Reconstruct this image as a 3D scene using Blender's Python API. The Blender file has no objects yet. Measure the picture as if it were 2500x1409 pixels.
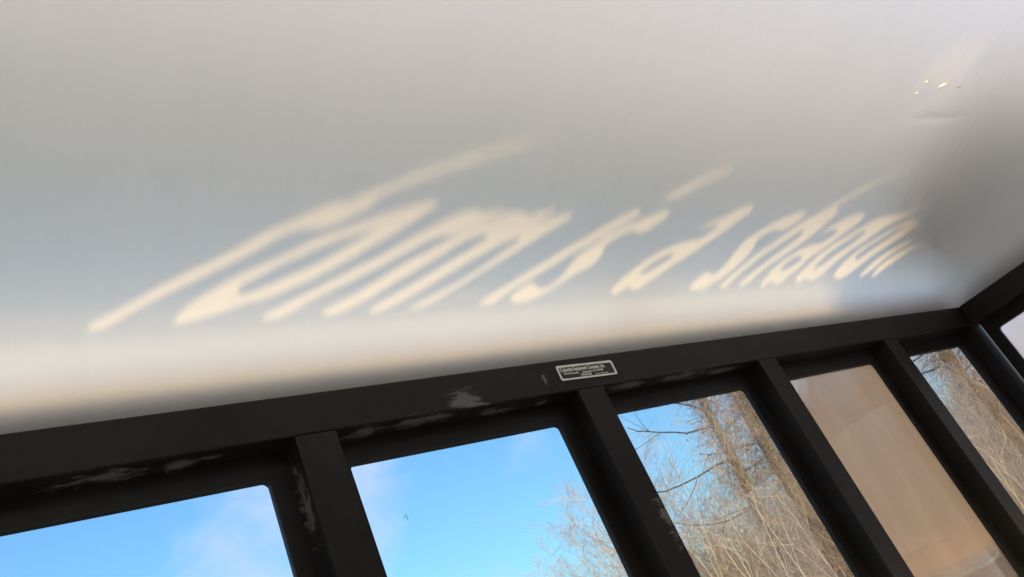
import bpy, bmesh, math, random
import numpy as np
from mathutils import Matrix, Vector

scene = bpy.context.scene
COL = scene.collection
CAM_Z = 1.62            # height of the phone above the pavement; "h" values below are heights above it

# ------------------------------------------------------------------ camera
cam_data = bpy.data.cameras.new('camera')
cam_data.sensor_width = 36.0
cam_data.lens = 36.0 * 1999.0 / 2500.0
cam_data.clip_start = 0.02
cam_data.clip_end = 3000.0
cam = bpy.data.objects.new('camera', cam_data)
COL.objects.link(cam)
right = Vector((0.79186834, -0.46841179, -0.39183534))
down = Vector((-0.04696721, 0.5930126, -0.8038222))
fwd = Vector((0.60888309, 0.65492476, 0.44758791))
cam.matrix_world = Matrix((
    (right.x, -down.x, -fwd.x, 0.0),
    (right.y, -down.y, -fwd.y, 0.0),
    (right.z, -down.z, -fwd.z, CAM_Z),
    (0, 0, 0, 1)))
scene.camera = cam

# ------------------------------------------------------------------ sun and sky
SUN_DX, SUN_M = 0.15, 0.21                       # the rays travel (dx, 1, -m): a low sun behind the viewer
sun_dir = Vector((SUN_DX, 1.0, -SUN_M)).normalized()
sun_data = bpy.data.lights.new('sun', 'SUN')
sun_data.energy = 3.8
sun_data.angle = math.radians(0.40)
sun_data.color = (1.0, 0.85, 0.52)
sun = bpy.data.objects.new('sun', sun_data)
sun.rotation_euler = sun_dir.to_track_quat('-Z', 'Y').to_euler()
sun.location = (-2, -10, 6)
COL.objects.link(sun)

world = bpy.data.worlds.new('World')
scene.world = world
world.use_nodes = True
wt = world.node_tree
wt.nodes.clear()
w_out = wt.nodes.new('ShaderNodeOutputWorld')
w_bg = wt.nodes.new('ShaderNodeBackground')
w_bg.inputs['Strength'].default_value = 0.15
sky = wt.nodes.new('ShaderNodeTexSky')
sky.sky_type = 'NISHITA'
sky.sun_disc = False
sky.sun_elevation = math.asin(-sun_dir.z)
sky.sun_rotation = math.atan2(-sun_dir.x, -sun_dir.y)
sky.air_density = 1.0
sky.dust_density = 1.6
sky.ozone_density = 2.0
w_tc = wt.nodes.new('ShaderNodeTexCoord')
w_map = wt.nodes.new('ShaderNodeMapping')
w_map.inputs['Location'].default_value = (0.35, 0.2, 0.0)
w_map.inputs['Scale'].default_value = (1.0, 1.0, 1.7)
w_noise = wt.nodes.new('ShaderNodeTexNoise')
w_noise.inputs['Scale'].default_value = 8.0
w_noise.inputs['Detail'].default_value = 6.0
w_noise.inputs['Roughness'].default_value = 0.55
w_noise.inputs['Distortion'].default_value = 0.35
w_ramp = wt.nodes.new('ShaderNodeValToRGB')
w_ramp.color_ramp.elements[0].position = 0.42
w_ramp.color_ramp.elements[0].color = (0, 0, 0, 1)
w_ramp.color_ramp.elements[1].position = 0.72
w_ramp.color_ramp.elements[1].color = (0.7, 0.7, 0.7, 1)
w_mix = wt.nodes.new('ShaderNodeMix')
w_mix.data_type = 'RGBA'
w_mix.inputs['B'].default_value = (3.3, 3.2, 4.0, 1)      # cloud radiance before the background strength
w_gain = wt.nodes.new('ShaderNodeMix')
w_gain.data_type = 'RGBA'
w_gain.blend_type = 'MULTIPLY'
w_gain.inputs['Factor'].default_value = 1.0
w_gain.inputs['B'].default_value = (0.70, 0.92, 1.05, 1)
# clouds seen against the light are brighter and warmer than those opposite the sun
w_dot = wt.nodes.new('ShaderNodeVectorMath'); w_dot.operation = 'DOT_PRODUCT'
w_dot.inputs[1].default_value = tuple(-sun_dir)
wt.links.new(w_tc.outputs['Generated'], w_dot.inputs[0])
w_fwd = wt.nodes.new('ShaderNodeMapRange'); w_fwd.interpolation_type = 'SMOOTHSTEP'
w_fwd.inputs['From Min'].default_value = -0.35; w_fwd.inputs['From Max'].default_value = 1.0
wt.links.new(w_dot.outputs['Value'], w_fwd.inputs['Value'])
w_cc = wt.nodes.new('ShaderNodeMix'); w_cc.data_type = 'RGBA'
w_cc.inputs['A'].default_value = (3.2, 3.3, 4.3, 1)
w_cc.inputs['B'].default_value = (16.0, 13.2, 10.2, 1)
wt.links.new(w_fwd.outputs[0], w_cc.inputs['Factor'])
wt.links.new(w_cc.outputs['Result'], w_mix.inputs['B'])
wt.links.new(w_tc.outputs['Generated'], w_map.inputs['Vector'])
wt.links.new(w_map.outputs['Vector'], w_noise.inputs['Vector'])
# soft banks of cloud low over the trees, broken up by the same noise
def sky_dir(az, el):
    a, e = math.radians(az), math.radians(el)
    return (math.sin(a) * math.cos(e), math.cos(a) * math.cos(e), math.sin(e))
w_sum = w_noise.outputs['Fac']
for az, el, rad, amt in ((21, 17.5, 9, .22), (27, 17, 5, .16), (9, 17, 10, -.22), (37, 14, 11, -.25), (52, 12, 9, -.25), (70, 8, 8, .25)):
    dist = wt.nodes.new('ShaderNodeVectorMath'); dist.operation = 'DISTANCE'
    dist.inputs[1].default_value = sky_dir(az, el)
    wt.links.new(w_tc.outputs['Generated'], dist.inputs[0])
    fall = wt.nodes.new('ShaderNodeMapRange'); fall.interpolation_type = 'SMOOTHSTEP'
    fall.inputs['From Min'].default_value = 2 * math.sin(math.radians(rad) / 2); fall.inputs['From Max'].default_value = 0.0
    fall.inputs['To Max'].default_value = amt
    wt.links.new(dist.outputs['Value'], fall.inputs['Value'])
    add = wt.nodes.new('ShaderNodeMath'); add.operation = 'ADD'
    wt.links.new(w_sum, add.inputs[0]); wt.links.new(fall.outputs[0], add.inputs[1])
    w_sum = add.outputs[0]
wt.links.new(w_sum, w_ramp.inputs['Fac'])
wt.links.new(sky.outputs['Color'], w_gain.inputs['A'])
wt.links.new(w_gain.outputs['Result'], w_mix.inputs['A'])
wt.links.new(w_ramp.outputs['Color'], w_mix.inputs['Factor'])
wt.links.new(w_mix.outputs['Result'], w_bg.inputs['Color'])
wt.links.new(w_bg.outputs['Background'], w_out.inputs['Surface'])

scene.view_settings.view_transform = 'Standard'
scene.view_settings.look = 'None'
scene.view_settings.exposure = 2.2
scene.view_settings.gamma = 1.0
scene.view_settings.use_curve_mapping = False
scene.render.engine = 'CYCLES'
scene.cycles.max_bounces = 10
scene.cycles.diffuse_bounces = 5
scene.cycles.transmission_bounces = 6
scene.cycles.transparent_max_bounces = 24
scene.cycles.use_denoising = True
scene.cycles.sample_clamp_indirect = 4.0

# ------------------------------------------------------------------ helpers
def tag(o, label=None, cat=None, group=None, kind=None):
    if label: o['label'] = label
    if cat: o['category'] = cat
    if group: o['group'] = group
    if kind: o['kind'] = kind
    return o

def link(name, mesh, material=None, parent=None):
    o = bpy.data.objects.new(name, mesh)
    COL.objects.link(o)
    if material is not None and not mesh.materials:
        mesh.materials.append(material)
    if parent is not None:
        o.parent = parent
    return o

def empty(name, loc=(0, 0, 0)):
    o = bpy.data.objects.new(name, None)
    o.empty_display_size = 0.2
    o.location = loc
    COL.objects.link(o)
    return o

def mesh_of(name, verts, faces, smooth=False):
    me = bpy.data.meshes.new(name)
    me.from_pydata([tuple(v) for v in verts], [], faces)
    me.update()
    if smooth:
        me.polygons.foreach_set('use_smooth', [True] * len(me.polygons))
    return me

def box_mesh(name, x0, x1, y0, y1, z0, z1, bevel=0.002):
    bm = bmesh.new()
    bmesh.ops.create_cube(bm, size=1.0)
    for v in bm.verts:
        v.co = Vector((x0 + (v.co.x + .5) * (x1 - x0), y0 + (v.co.y + .5) * (y1 - y0), z0 + (v.co.z + .5) * (z1 - z0)))
    if bevel:
        bmesh.ops.bevel(bm, geom=list(bm.edges), offset=bevel, segments=2, affect='EDGES', profile=.6)
    me = bpy.data.meshes.new(name)
    bm.to_mesh(me)
    bm.free()
    return me

def box(name, x0, x1, y0, y1, z0, z1, m, parent=None, bevel=0.002):
    return link(name, box_mesh(name, x0, x1, y0, y1, z0, z1, bevel), m, parent)

def fill_curve(name, loops, depth, m, parent, matrix):
    """Even-odd filled outline(s) in x,y, extruded both ways by depth, as a mesh."""
    cu = bpy.data.curves.new(name, 'CURVE')
    cu.dimensions = '2D'
    cu.fill_mode = 'BOTH'
    cu.extrude = depth
    for lp in loops:
        sp = cu.splines.new('POLY')
        sp.points.add(len(lp) - 1)
        for p, (a, b) in zip(sp.points, lp):
            p.co = (a, b, 0, 1)
        sp.use_cyclic_u = True
    tmp = bpy.data.objects.new(name + '_tmp', cu)
    COL.objects.link(tmp)
    dg = bpy.context.evaluated_depsgraph_get()
    me = bpy.data.meshes.new_from_object(tmp.evaluated_get(dg))
    bpy.data.objects.remove(tmp)
    bpy.data.curves.remove(cu)
    me.transform(matrix)
    me.materials.clear()
    me.name = name
    return link(name, me, m, parent)

def text_mesh(name, body, size, m, parent, matrix, align='LEFT', stretch=1.0, bold=0.0):
    cu = bpy.data.curves.new(name, 'FONT')
    cu.body = body
    cu.size = size
    cu.align_x = align
    cu.extrude = 0.0002
    cu.offset = bold
    tmp = bpy.data.objects.new(name + '_tmp', cu)
    COL.objects.link(tmp)
    dg = bpy.context.evaluated_depsgraph_get()
    me = bpy.data.meshes.new_from_object(tmp.evaluated_get(dg))
    bpy.data.objects.remove(tmp)
    bpy.data.curves.remove(cu)
    me.transform(Matrix.Diagonal((stretch, 1, 1, 1)))
    me.transform(matrix)
    me.materials.clear()
    me.name = name
    return link(name, me, m, parent)

def tube_mesh(name, segs, sides=3):
    """segs: list of (p0, p1, r0, r1). One open prism per segment, all in one mesh."""
    A = np.array([s[0] for s in segs], float); B = np.array([s[1] for s in segs], float)
    ra = np.array([s[2] for s in segs])[:, None]; rb = np.array([s[3] for s in segs])[:, None]
    d = B - A
    d /= np.maximum(np.linalg.norm(d, axis=1, keepdims=True), 1e-9)
    ref = np.where(np.abs(d[:, 2:3]) > .9, np.array([[1., 0, 0]]), np.array([[0., 0, 1]]))
    u = np.cross(d, ref); u /= np.linalg.norm(u, axis=1, keepdims=True)
    v = np.cross(d, u)
    n = len(segs)
    V = np.zeros((n, 2 * sides, 3))
    for k in range(sides):
        a = 2 * math.pi * k / sides
        o = u * math.cos(a) + v * math.sin(a)
        V[:, k] = A + o * ra
        V[:, sides + k] = B + o * rb
    base = (np.arange(n) * 2 * sides)[:, None]
    F = []
    for k in range(sides):
        k2 = (k + 1) % sides
        F.append(np.concatenate([base + k, base + k2, base + sides + k2, base + sides + k], 1))
    F = np.stack(F, 1).reshape(-1, 4)
    me = bpy.data.meshes.new(name)
    me.vertices.add(n * 2 * sides)
    me.vertices.foreach_set('co', V.reshape(-1))
    me.loops.add(F.size)
    me.loops.foreach_set('vertex_index', F.reshape(-1).astype(np.int32))
    me.polygons.add(len(F))
    me.polygons.foreach_set('loop_start', np.arange(0, F.size, 4, dtype=np.int32))
    me.polygons.foreach_set('loop_total', np.full(len(F), 4, np.int32))
    me.polygons.foreach_set('use_smooth', np.ones(len(F), bool))
    me.update(calc_edges=True)
    me.validate()
    return me

# ------------------------------------------------------------------ materials
def new_mat(name):
    m = bpy.data.materials.new(name)
    m.use_nodes = True
    nt = m.node_tree
    nt.nodes.clear()
    out = nt.nodes.new('ShaderNodeOutputMaterial')
    return m, nt, out

def N(nt, kind, **kw):
    n = nt.nodes.new(kind)
    for k, v in kw.items():
        if hasattr(n, k) and k not in n.inputs:
            setattr(n, k, v)
        else:
            n.inputs[k].default_value = v
    return n

def mottled(name, c1, c2, scale, rough=.7, bump=0.0, coords='Object', spec=.3, stretch=(1, 1, 1)):
    m, nt, out = new_mat(name)
    tc = N(nt, 'ShaderNodeTexCoord')
    mp = N(nt, 'ShaderNodeMapping'); mp.inputs['Scale'].default_value = stretch
    no = N(nt, 'ShaderNodeTexNoise', Scale=scale, Detail=5.0, Roughness=.6)
    rp = N(nt, 'ShaderNodeValToRGB')
    rp.color_ramp.elements[0].position = .35; rp.color_ramp.elements[0].color = (*c1, 1)
    rp.color_ramp.elements[1].position = .65; rp.color_ramp.elements[1].color = (*c2, 1)
    b = N(nt, 'ShaderNodeBsdfPrincipled', Roughness=rough)
    b.inputs['Specular IOR Level'].default_value = spec
    nt.links.new(tc.outputs[coords], mp.inputs['Vector'])
    nt.links.new(mp.outputs['Vector'], no.inputs['Vector'])
    nt.links.new(no.outputs['Fac'], rp.inputs['Fac'])
    nt.links.new(rp.outputs['Color'], b.inputs['Base Color'])
    if bump:
        bp = N(nt, 'ShaderNodeBump', Strength=bump, Distance=.01)
        nt.links.new(no.outputs['Fac'], bp.inputs['Height'])
        nt.links.new(bp.outputs['Normal'], b.inputs['Normal'])
    nt.links.new(b.outputs['BSDF'], out.inputs['Surface'])
    return m

def bronze(name, spots=()):
    """Dark anodised metal; spots = worn places (x, y, z, sx, sy, sz) in world space where the paint has flaked to a dull grey."""
    m, nt, out = new_mat(name)
    tc = N(nt, 'ShaderNodeTexCoord')
    ge = N(nt, 'ShaderNodeNewGeometry')
    no = N(nt, 'ShaderNodeTexNoise', Scale=7.0, Detail=6.0, Roughness=.65)
    nt.links.new(ge.outputs['Position'], no.inputs['Vector'])
    rp = N(nt, 'ShaderNodeValToRGB')
    rp.color_ramp.elements[0].position = .3; rp.color_ramp.elements[0].color = (.0065, .0053, .0048, 1)
    rp.color_ramp.elements[1].position = .75; rp.color_ramp.elements[1].color = (.0145, .0112, .0098, 1)
    nt.links.new(no.outputs['Fac'], rp.inputs['Fac'])
    b = N(nt, 'ShaderNodeBsdfPrincipled', Roughness=.5)
    b.inputs['Specular IOR Level'].default_value = .22
    col = rp.outputs['Color']
    if spots:
        mask = None
        for (x, y, z, sx, sy, sz) in spots:
            mp = N(nt, 'ShaderNodeMapping', vector_type='TEXTURE')
            mp.inputs['Location'].default_value = (x, y, z)
            mp.inputs['Scale'].default_value = (sx, sy, sz)
            ln = N(nt, 'ShaderNodeVectorMath', operation='LENGTH')
            nt.links.new(ge.outputs['Position'], mp.inputs['Vector'])
            nt.links.new(mp.outputs['Vector'], ln.inputs[0])
            iv = N(nt, 'ShaderNodeMath', operation='SUBTRACT'); iv.inputs[0].default_value = 1.0
            nt.links.new(ln.outputs['Value'], iv.inputs[1])
            if mask is None:
                mask = iv.outputs[0]
            else:
                mx = N(nt, 'ShaderNodeMath', operation='MAXIMUM')
                nt.links.new(mask, mx.inputs[0]); nt.links.new(iv.outputs[0], mx.inputs[1])
                mask = mx.outputs[0]
        fl = N(nt, 'ShaderNodeTexNoise', Scale=48.0, Detail=8.0, Roughness=.72, Distortion=.6)
        mp2 = N(nt, 'ShaderNodeMapping'); mp2.inputs['Scale'].default_value = (.5, 1.3, 1.5)
        nt.links.new(ge.outputs['Position'], mp2.inputs['Vector'])
        nt.links.new(mp2.outputs['Vector'], fl.inputs['Vector'])
        cl = N(nt, 'ShaderNodeClamp')
        nt.links.new(mask, cl.inputs['Value'])
        md = N(nt, 'ShaderNodeMath', operation='MULTIPLY_ADD')     # noise + .55*mask
        md.inputs[1].default_value = .30
        nt.links.new(cl.outputs[0], md.inputs[0]); nt.links.new(fl.outputs['Fac'], md.inputs[2])
        th = N(nt, 'ShaderNodeMapRange', interpolation_type='SMOOTHSTEP')
        th.inputs['From Min'].default_value = .61; th.inputs['From Max'].default_value = .76
        nt.links.new(md.outputs[0], th.inputs['Value'])
        gt = N(nt, 'ShaderNodeMath', operation='GREATER_THAN'); gt.inputs[1].default_value = 0.01
        nt.links.new(mask, gt.inputs[0])
        ml = N(nt, 'ShaderNodeMath', operation='MULTIPLY')
        nt.links.new(th.outputs[0], ml.inputs[0]); nt.links.new(gt.outputs[0], ml.inputs[1])
        mxc = N(nt, 'ShaderNodeMix', data_type='RGBA')
        mxc.inputs['B'].default_value = (.11, .10, .092, 1)
        nt.links.new(ml.outputs[0], mxc.inputs['Factor'])
        nt.links.new(col, mxc.inputs['A'])
        col = mxc.outputs['Result']
    nt.links.new(col, b.inputs['Base Color'])
    bp = N(nt, 'ShaderNodeBump', Strength=.08, Distance=.004)
    n2 = N(nt, 'ShaderNodeTexNoise', Scale=160.0, Detail=2.0)
    nt.links.new(ge.outputs['Position'], n2.inputs['Vector'])
    nt.links.new(n2.outputs['Fac'], bp.inputs['Height'])
    nt.links.new(bp.outputs['Normal'], b.inputs['Normal'])
    nt.links.new(b.outputs['BSDF'], out.inputs['Surface'])
    return m

def roof_material():
    """White moulded plastic sheet: scatters light back and also lets some through."""
    m, nt, out = new_mat('white_roof_plastic')
    tc = N(nt, 'ShaderNodeTexCoord')
    no = N(nt, 'ShaderNodeTexNoise', Scale=1.6, Detail=4.0, Roughness=.55)
    nt.links.new(tc.outputs['Object'], no.inputs['Vector'])
    rp = N(nt, 'ShaderNodeValToRGB')
    rp.color_ramp.elements[0].position = .3; rp.color_ramp.elements[0].color = (.88, .85, .78, 1)
    rp.color_ramp.elements[1].position = .7; rp.color_ramp.elements[1].color = (.95, .885, .82, 1)
    nt.links.new(no.outputs['Fac'], rp.inputs['Fac'])
    # tiny dirt specks
    sp = N(nt, 'ShaderNodeTexVoronoi', Scale=9.0)
    nt.links.new(tc.outputs['Object'], sp.inputs['Vector'])
    st = N(nt, 'ShaderNodeMapRange', interpolation_type='SMOOTHSTEP')
    st.inputs['From Min'].default_value = .006; st.inputs['From Max'].default_value = .016
    st.inputs['To Min'].default_value = .6; st.inputs['To Max'].default_value = 1.0
    nt.links.new(sp.outputs['Distance'], st.inputs['Value'])
    ml = N(nt, 'ShaderNodeMix', data_type='RGBA', blend_type='MULTIPLY')
    ml.inputs['Factor'].default_value = 1.0
    nt.links.new(rp.outputs['Color'], ml.inputs['A']); nt.links.new(st.outputs[0], ml.inputs['B'])
    # faint drawn-out ripples of the moulding
    mp = N(nt, 'ShaderNodeMapping'); mp.inputs['Scale'].default_value = (14.0, 1.4, 1.4)
    nt.links.new(tc.outputs['Object'], mp.inputs['Vector'])
    rn = N(nt, 'ShaderNodeTexNoise', Scale=1.0, Detail=3.0, Roughness=.5)
    nt.links.new(mp.outputs['Vector'], rn.inputs['Vector'])
    bp = N(nt, 'ShaderNodeBump', Strength=.45, Distance=.02)
    nt.links.new(rn.outputs['Fac'], bp.inputs['Height'])
    df = N(nt, 'ShaderNodeBsdfDiffuse')
    tr = N(nt, 'ShaderNodeBsdfTranslucent')
    warm = N(nt, 'ShaderNodeMix', data_type='RGBA', blend_type='MULTIPLY')       # light that passes through the aged plastic comes out yellower
    warm.inputs['Factor'].default_value = 1.0
    warm.inputs['B'].default_value = (1.0, .935, .885, 1)
    nt.links.new(ml.outputs['Result'], warm.inputs['A'])
    nt.links.new(ml.outputs['Result'], df.inputs['Color'])
    nt.links.new(warm.outputs['Result'], tr.inputs['Color'])
    for s in (df, tr):
        nt.links.new(bp.outputs['Normal'], s.inputs['Normal'])
    mx = N(nt, 'ShaderNodeMixShader', Fac=.50)
    nt.links.new(df.outputs[0], mx.inputs[1]); nt.links.new(tr.outputs[0], mx.inputs[2])
    gl = N(nt, 'ShaderNodeBsdfGlossy', Roughness=.28)
    gl.inputs['Color'].default_value = (1, 1, 1, 1)
    nt.links.new(bp.outputs['Normal'], gl.inputs['Normal'])
    fr = N(nt, 'ShaderNodeFresnel', IOR=1.35)
    fm = N(nt, 'ShaderNodeMath', operation='MULTIPLY'); fm.inputs[1].default_value = .5
    nt.links.new(fr.outputs[0], fm.inputs[0])
    mg = N(nt, 'ShaderNodeMixShader')
    nt.links.new(fm.outputs[0], mg.inputs['Fac'])
    nt.links.new(mx.outputs[0], mg.inputs[1]); nt.links.new(gl.outputs[0], mg.inputs[2])
    nt.links.new(mg.outputs[0], out.inputs['Surface'])
    return m

def pane_material(name, tint, dirt_lo, dirt_hi, dirt_col, scale=3.0, hazy=False):
    """Clear plastic pane: straight-through light, a weak reflection, and a film of dust and scratches that scatters light."""
    m, nt, out = new_mat(name)
    tc = N(nt, 'ShaderNodeTexCoord')
    tp = N(nt, 'ShaderNodeBsdfRefraction', Roughness=.15, IOR=1.04) if hazy else N(nt, 'ShaderNodeBsdfTransparent'); tp.inputs['Color'].default_value = (*tint, 1)
    gl = N(nt, 'ShaderNodeBsdfGlossy', Roughness=.02)
    fr = N(nt, 'ShaderNodeFresnel', IOR=1.3)
    fm = N(nt, 'ShaderNodeMath', operation='MULTIPLY'); fm.inputs[1].default_value = .4 if hazy else .12
    nt.links.new(fr.outputs[0], fm.inputs[0])
    m1 = N(nt, 'ShaderNodeMixShader')
    nt.links.new(fm.outputs[0], m1.inputs['Fac'])
    nt.links.new(tp.outputs[0], m1.inputs[1]); nt.links.new(gl.outputs[0], m1.inputs[2])
    df = N(nt, 'ShaderNodeBsdfDiffuse'); df.inputs['Color'].default_value = (*dirt_col, 1)
    tl = N(nt, 'ShaderNodeBsdfTranslucent'); tl.inputs['Color'].default_value = (*dirt_col, 1)
    fx = N(nt, 'ShaderNodeMixShader', Fac=.5)
    nt.links.new(df.outputs[0], fx.inputs[1]); nt.links.new(tl.outputs[0], fx.inputs[2])
    no = N(nt, 'ShaderNodeTexNoise', Scale=scale, Detail=6.0, Roughness=.62, Distortion=.4)
    nt.links.new(tc.outputs['Object'], no.inputs['Vector'])
    mr = N(nt, 'ShaderNodeMapRange', interpolation_type='SMOOTHSTEP')
    mr.inputs['From Min'].default_value = .4; mr.inputs['From Max'].default_value = .72
    mr.inputs['To Min'].default_value = dirt_lo; mr.inputs['To Max'].default_value = dirt_hi
    nt.links.new(no.outputs['Fac'], mr.inputs['Value'])
    fac = mr.outputs[0]
    if hazy:
        smp = N(nt, 'ShaderNodeMapping'); smp.inputs['Rotation'].default_value = (0, .35, 0); smp.inputs['Scale'].default_value = (3.2, 1, 1.1)
        sno = N(nt, 'ShaderNodeTexNoise', Scale=1.3, Detail=5.0, Roughness=.55, Distortion=.5)
        nt.links.new(tc.outputs['Object'], smp.inputs['Vector']); nt.links.new(smp.outputs['Vector'], sno.inputs['Vector'])
        srp = N(nt, 'ShaderNodeValToRGB')
        srp.color_ramp.elements[0].position = .36; srp.color_ramp.elements[0].color = (dirt_col[0] * .80, dirt_col[1] * .80, dirt_col[2] * .78, 1)
        srp.color_ramp.elements[1].position = .66; srp.color_ramp.elements[1].color = (*dirt_col, 1)
        nt.links.new(sno.outputs['Fac'], srp.inputs['Fac'])
        nt.links.new(srp.outputs['Color'], df.inputs['Color']); nt.links.new(srp.outputs['Color'], tl.inputs['Color'])
        # the film is worn away towards the upper left corner of the pane
        sx = N(nt, 'ShaderNodeSeparateXYZ')
        nt.links.new(tc.outputs['Object'], sx.inputs[0])
        # distance from the corner (local x grows right, z grows up; origin at the pane's upper left corner)
        a = N(nt, 'ShaderNodeMath', operation='MULTIPLY_ADD'); a.inputs[1].default_value = 1.0
        b = N(nt, 'ShaderNodeMath', operation='MULTIPLY'); b.inputs[1].default_value = -.55
        nt.links.new(sx.outputs['Z'], b.inputs[0])
        nt.links.new(sx.outputs['X'], a.inputs[0]); nt.links.new(b.outputs[0], a.inputs[2])
        nz = N(nt, 'ShaderNodeMath', operation='MULTIPLY_ADD'); nz.inputs[1].default_value = .12
        nt.links.new(no.outputs['Fac'], nz.inputs[0]); nt.links.new(a.outputs[0], nz.inputs[2])
        cr = N(nt, 'ShaderNodeMapRange', interpolation_type='SMOOTHSTEP')
        cr.inputs['From Min'].default_value = .10; cr.inputs['From Max'].default_value = .20
        nt.links.new(nz.outputs[0], cr.inputs['Value'])
        mm = N(nt, 'ShaderNodeMath', operation='MULTIPLY')
        nt.links.new(cr.outputs[0], mm.inputs[0]); nt.links.new(fac, mm.inputs[1])
        # and rinsed thinner along the lower part
        lo = N(nt, 'ShaderNodeMath', operation='MULTIPLY_ADD'); lo.inputs[1].default_value = .10
        nt.links.new(no.outputs['Fac'], lo.inputs[0]); nt.links.new(sx.outputs['Z'], lo.inputs[2])
        lr = N(nt, 'ShaderNodeMapRange', interpolation_type='SMOOTHSTEP')
        lr.inputs['From Min'].default_value = -.47; lr.inputs['From Max'].default_value = -.42
        lr.inputs['To Min'].default_value = .42; lr.inputs['To Max'].default_value = 1.0
        nt.links.new(lo.outputs[0], lr.inputs['Value'])
        mm2 = N(nt, 'ShaderNodeMath', operation='MULTIPLY')
        nt.links.new(mm.outputs[0], mm2.inputs[0]); nt.links.new(lr.outputs[0], mm2.inputs[1])
        fac = mm2.outputs[0]
    m2 = N(nt, 'ShaderNodeMixShader')
    nt.links.new(fac, m2.inputs['Fac'])
    nt.links.new(m1.outputs[0], m2.inputs[1]); nt.links.new(fx.outputs[0], m2.inputs[2])
    nt.links.new(m2.outputs[0], out.inputs['Surface'])
    return m

WORN = [
    # header, front face and underside   x, y, z(abs), half sizes
    (0.735, 1.00, CAM_Z + .472, .055, .012, .045),
    (0.80, 1.03, CAM_Z + .459, .055, .03, .006),
    (0.66, 1.02, CAM_Z + .459, .09, .03, .012),
    (0.55, 1.03, CAM_Z + .459, .07, .03, .006),
    (0.20, 1.03, CAM_Z + .459, .085, .03, .006),
    (0.30, 1.03, CAM_Z + .459, .05, .025, .006),
    (0.90, 1.03, CAM_Z + .459, .02, .02, .006),
    (1.10, 1.02, CAM_Z + .459, .10, .03, .012),
    (1.26, 1.02, CAM_Z + .459, .12, .03, .010),
    (1.40, 1.02, CAM_Z + .459, .09, .02, .012),
    (0.905, 1.00, CAM_Z + .487, .008, .01, .018),
    (0.975, 1.00, CAM_Z + .497, .02, .01, .02),
    # uprights
    (1.018, 1.00, CAM_Z + .20, .016, .012, .07),
    (0.44, 1.03, CAM_Z + .37, .01, .03, .09),
    (1.497, 1.035, CAM_Z + .30, .006, .02, .16),
]
M_FRAME = bronze('dark_bronze_metal', WORN)
M_GASKET = mottled('black_rubber', (.008, .008, .009), (.014, .014, .015), 30, .55)
M_ROOF = roof_material()
M_PANE = pane_material('clear_pane_plastic', (.275, .337, .352), .04, .10, (.72, .58, .52), 2.5)
M_HAZE = pane_material('hazy_scratched_pane_plastic', (.36, .41, .43), .86, .93, (.62, .36, .20), 2.2, hazy=True)
M_MILKY = pane_material('milky_end_pane_plastic', (.40, .40, .41), .60, .78, (.80, .66, .62), 1.5)  # pale pinkish film over the end panes
M_LABEL_BLACK = mottled('black_label', (.012, .010, .010), (.018, .016, .015), 60, .4)
M_LABEL_WHITE = mottled('label_print', (.66, .63, .58), (.74, .71, .66), 90, .5)

def stencil_material():
    """White stencil board, see-through in a band that thins out upwards."""
    m, nt, out = new_mat('stencil_paint')
    ge = N(nt, 'ShaderNodeNewGeometry')
    sx = N(nt, 'ShaderNodeSeparateXYZ')
    nt.links.new(ge.outputs['Position'], sx.inputs[0])
    rp = N(nt, 'ShaderNodeValToRGB')
    mr = N(nt, 'ShaderNodeMapRange')
    mr.inputs['From Min'].default_value = CAM_Z + .82; mr.inputs['From Max'].default_value = CAM_Z + .98
    nt.links.new(sx.outputs['Z'], mr.inputs['Value'])
    nt.links.new(mr.outputs[0], rp.inputs['Fac'])
    cr = rp.color_ramp
    cr.interpolation = 'EASE'
    cr.elements[0].position = .01; cr.elements[0].color = (0, 0, 0, 1)
    cr.elements[1].position = 1.0; cr.elements[1].color = (0, 0, 0, 1)
    for p, v in ((.18, .72), (.40, .74), (.54, .56), (.72, .30), (.90, .08)):  # made-up transparency ramp that shapes the sunlit band on the roof
        e = cr.elements.new(p); e.color = (v, v, v, 1)
    xr = N(nt, 'ShaderNodeMapRange')
    xr.inputs['From Min'].default_value = 1.86; xr.inputs['From Max'].default_value = 1.66
    nt.links.new(sx.outputs['X'], xr.inputs['Value'])
    ml = N(nt, 'ShaderNodeMath', operation='MULTIPLY')
    nt.links.new(rp.outputs['Color'], ml.inputs[0]); nt.links.new(xr.outputs[0], ml.inputs[1])
    df = N(nt, 'ShaderNodeBsdfDiffuse'); df.inputs['Color'].default_value = (.66, .65, .63, 1)
    tp = N(nt, 'ShaderNodeBsdfTransparent')
    mx = N(nt, 'ShaderNodeMixShader')
    nt.links.new(ml.outputs[0], mx.inputs['Fac']); nt.links.new(df.outputs[0], mx.inputs[1]); nt.links.new(tp.outputs[0], mx.inputs[2])
    nt.links.new(mx.outputs[0], out.inputs['Surface'])
    return m
M_STENCIL = stencil_material()

# ------------------------------------------------------------------ the ground
def sheet(name, x0, x1, y0, y1, z, m, nx=1, ny=1):
    vs, fs = [], []
    for j in range(ny + 1):
        for i in range(nx + 1):
            vs.append((x0 + (x1 - x0) * i / nx, y0 + (y1 - y0) * j / ny, z))
    for j in range(ny):
        for i in range(nx):
            a = j * (nx + 1) + i
            fs.append((a, a + 1, a + nx + 2, a + nx + 1))
    o = link(name, mesh_of(name, vs, fs), m)
    return tag(o, kind='structure')

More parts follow.
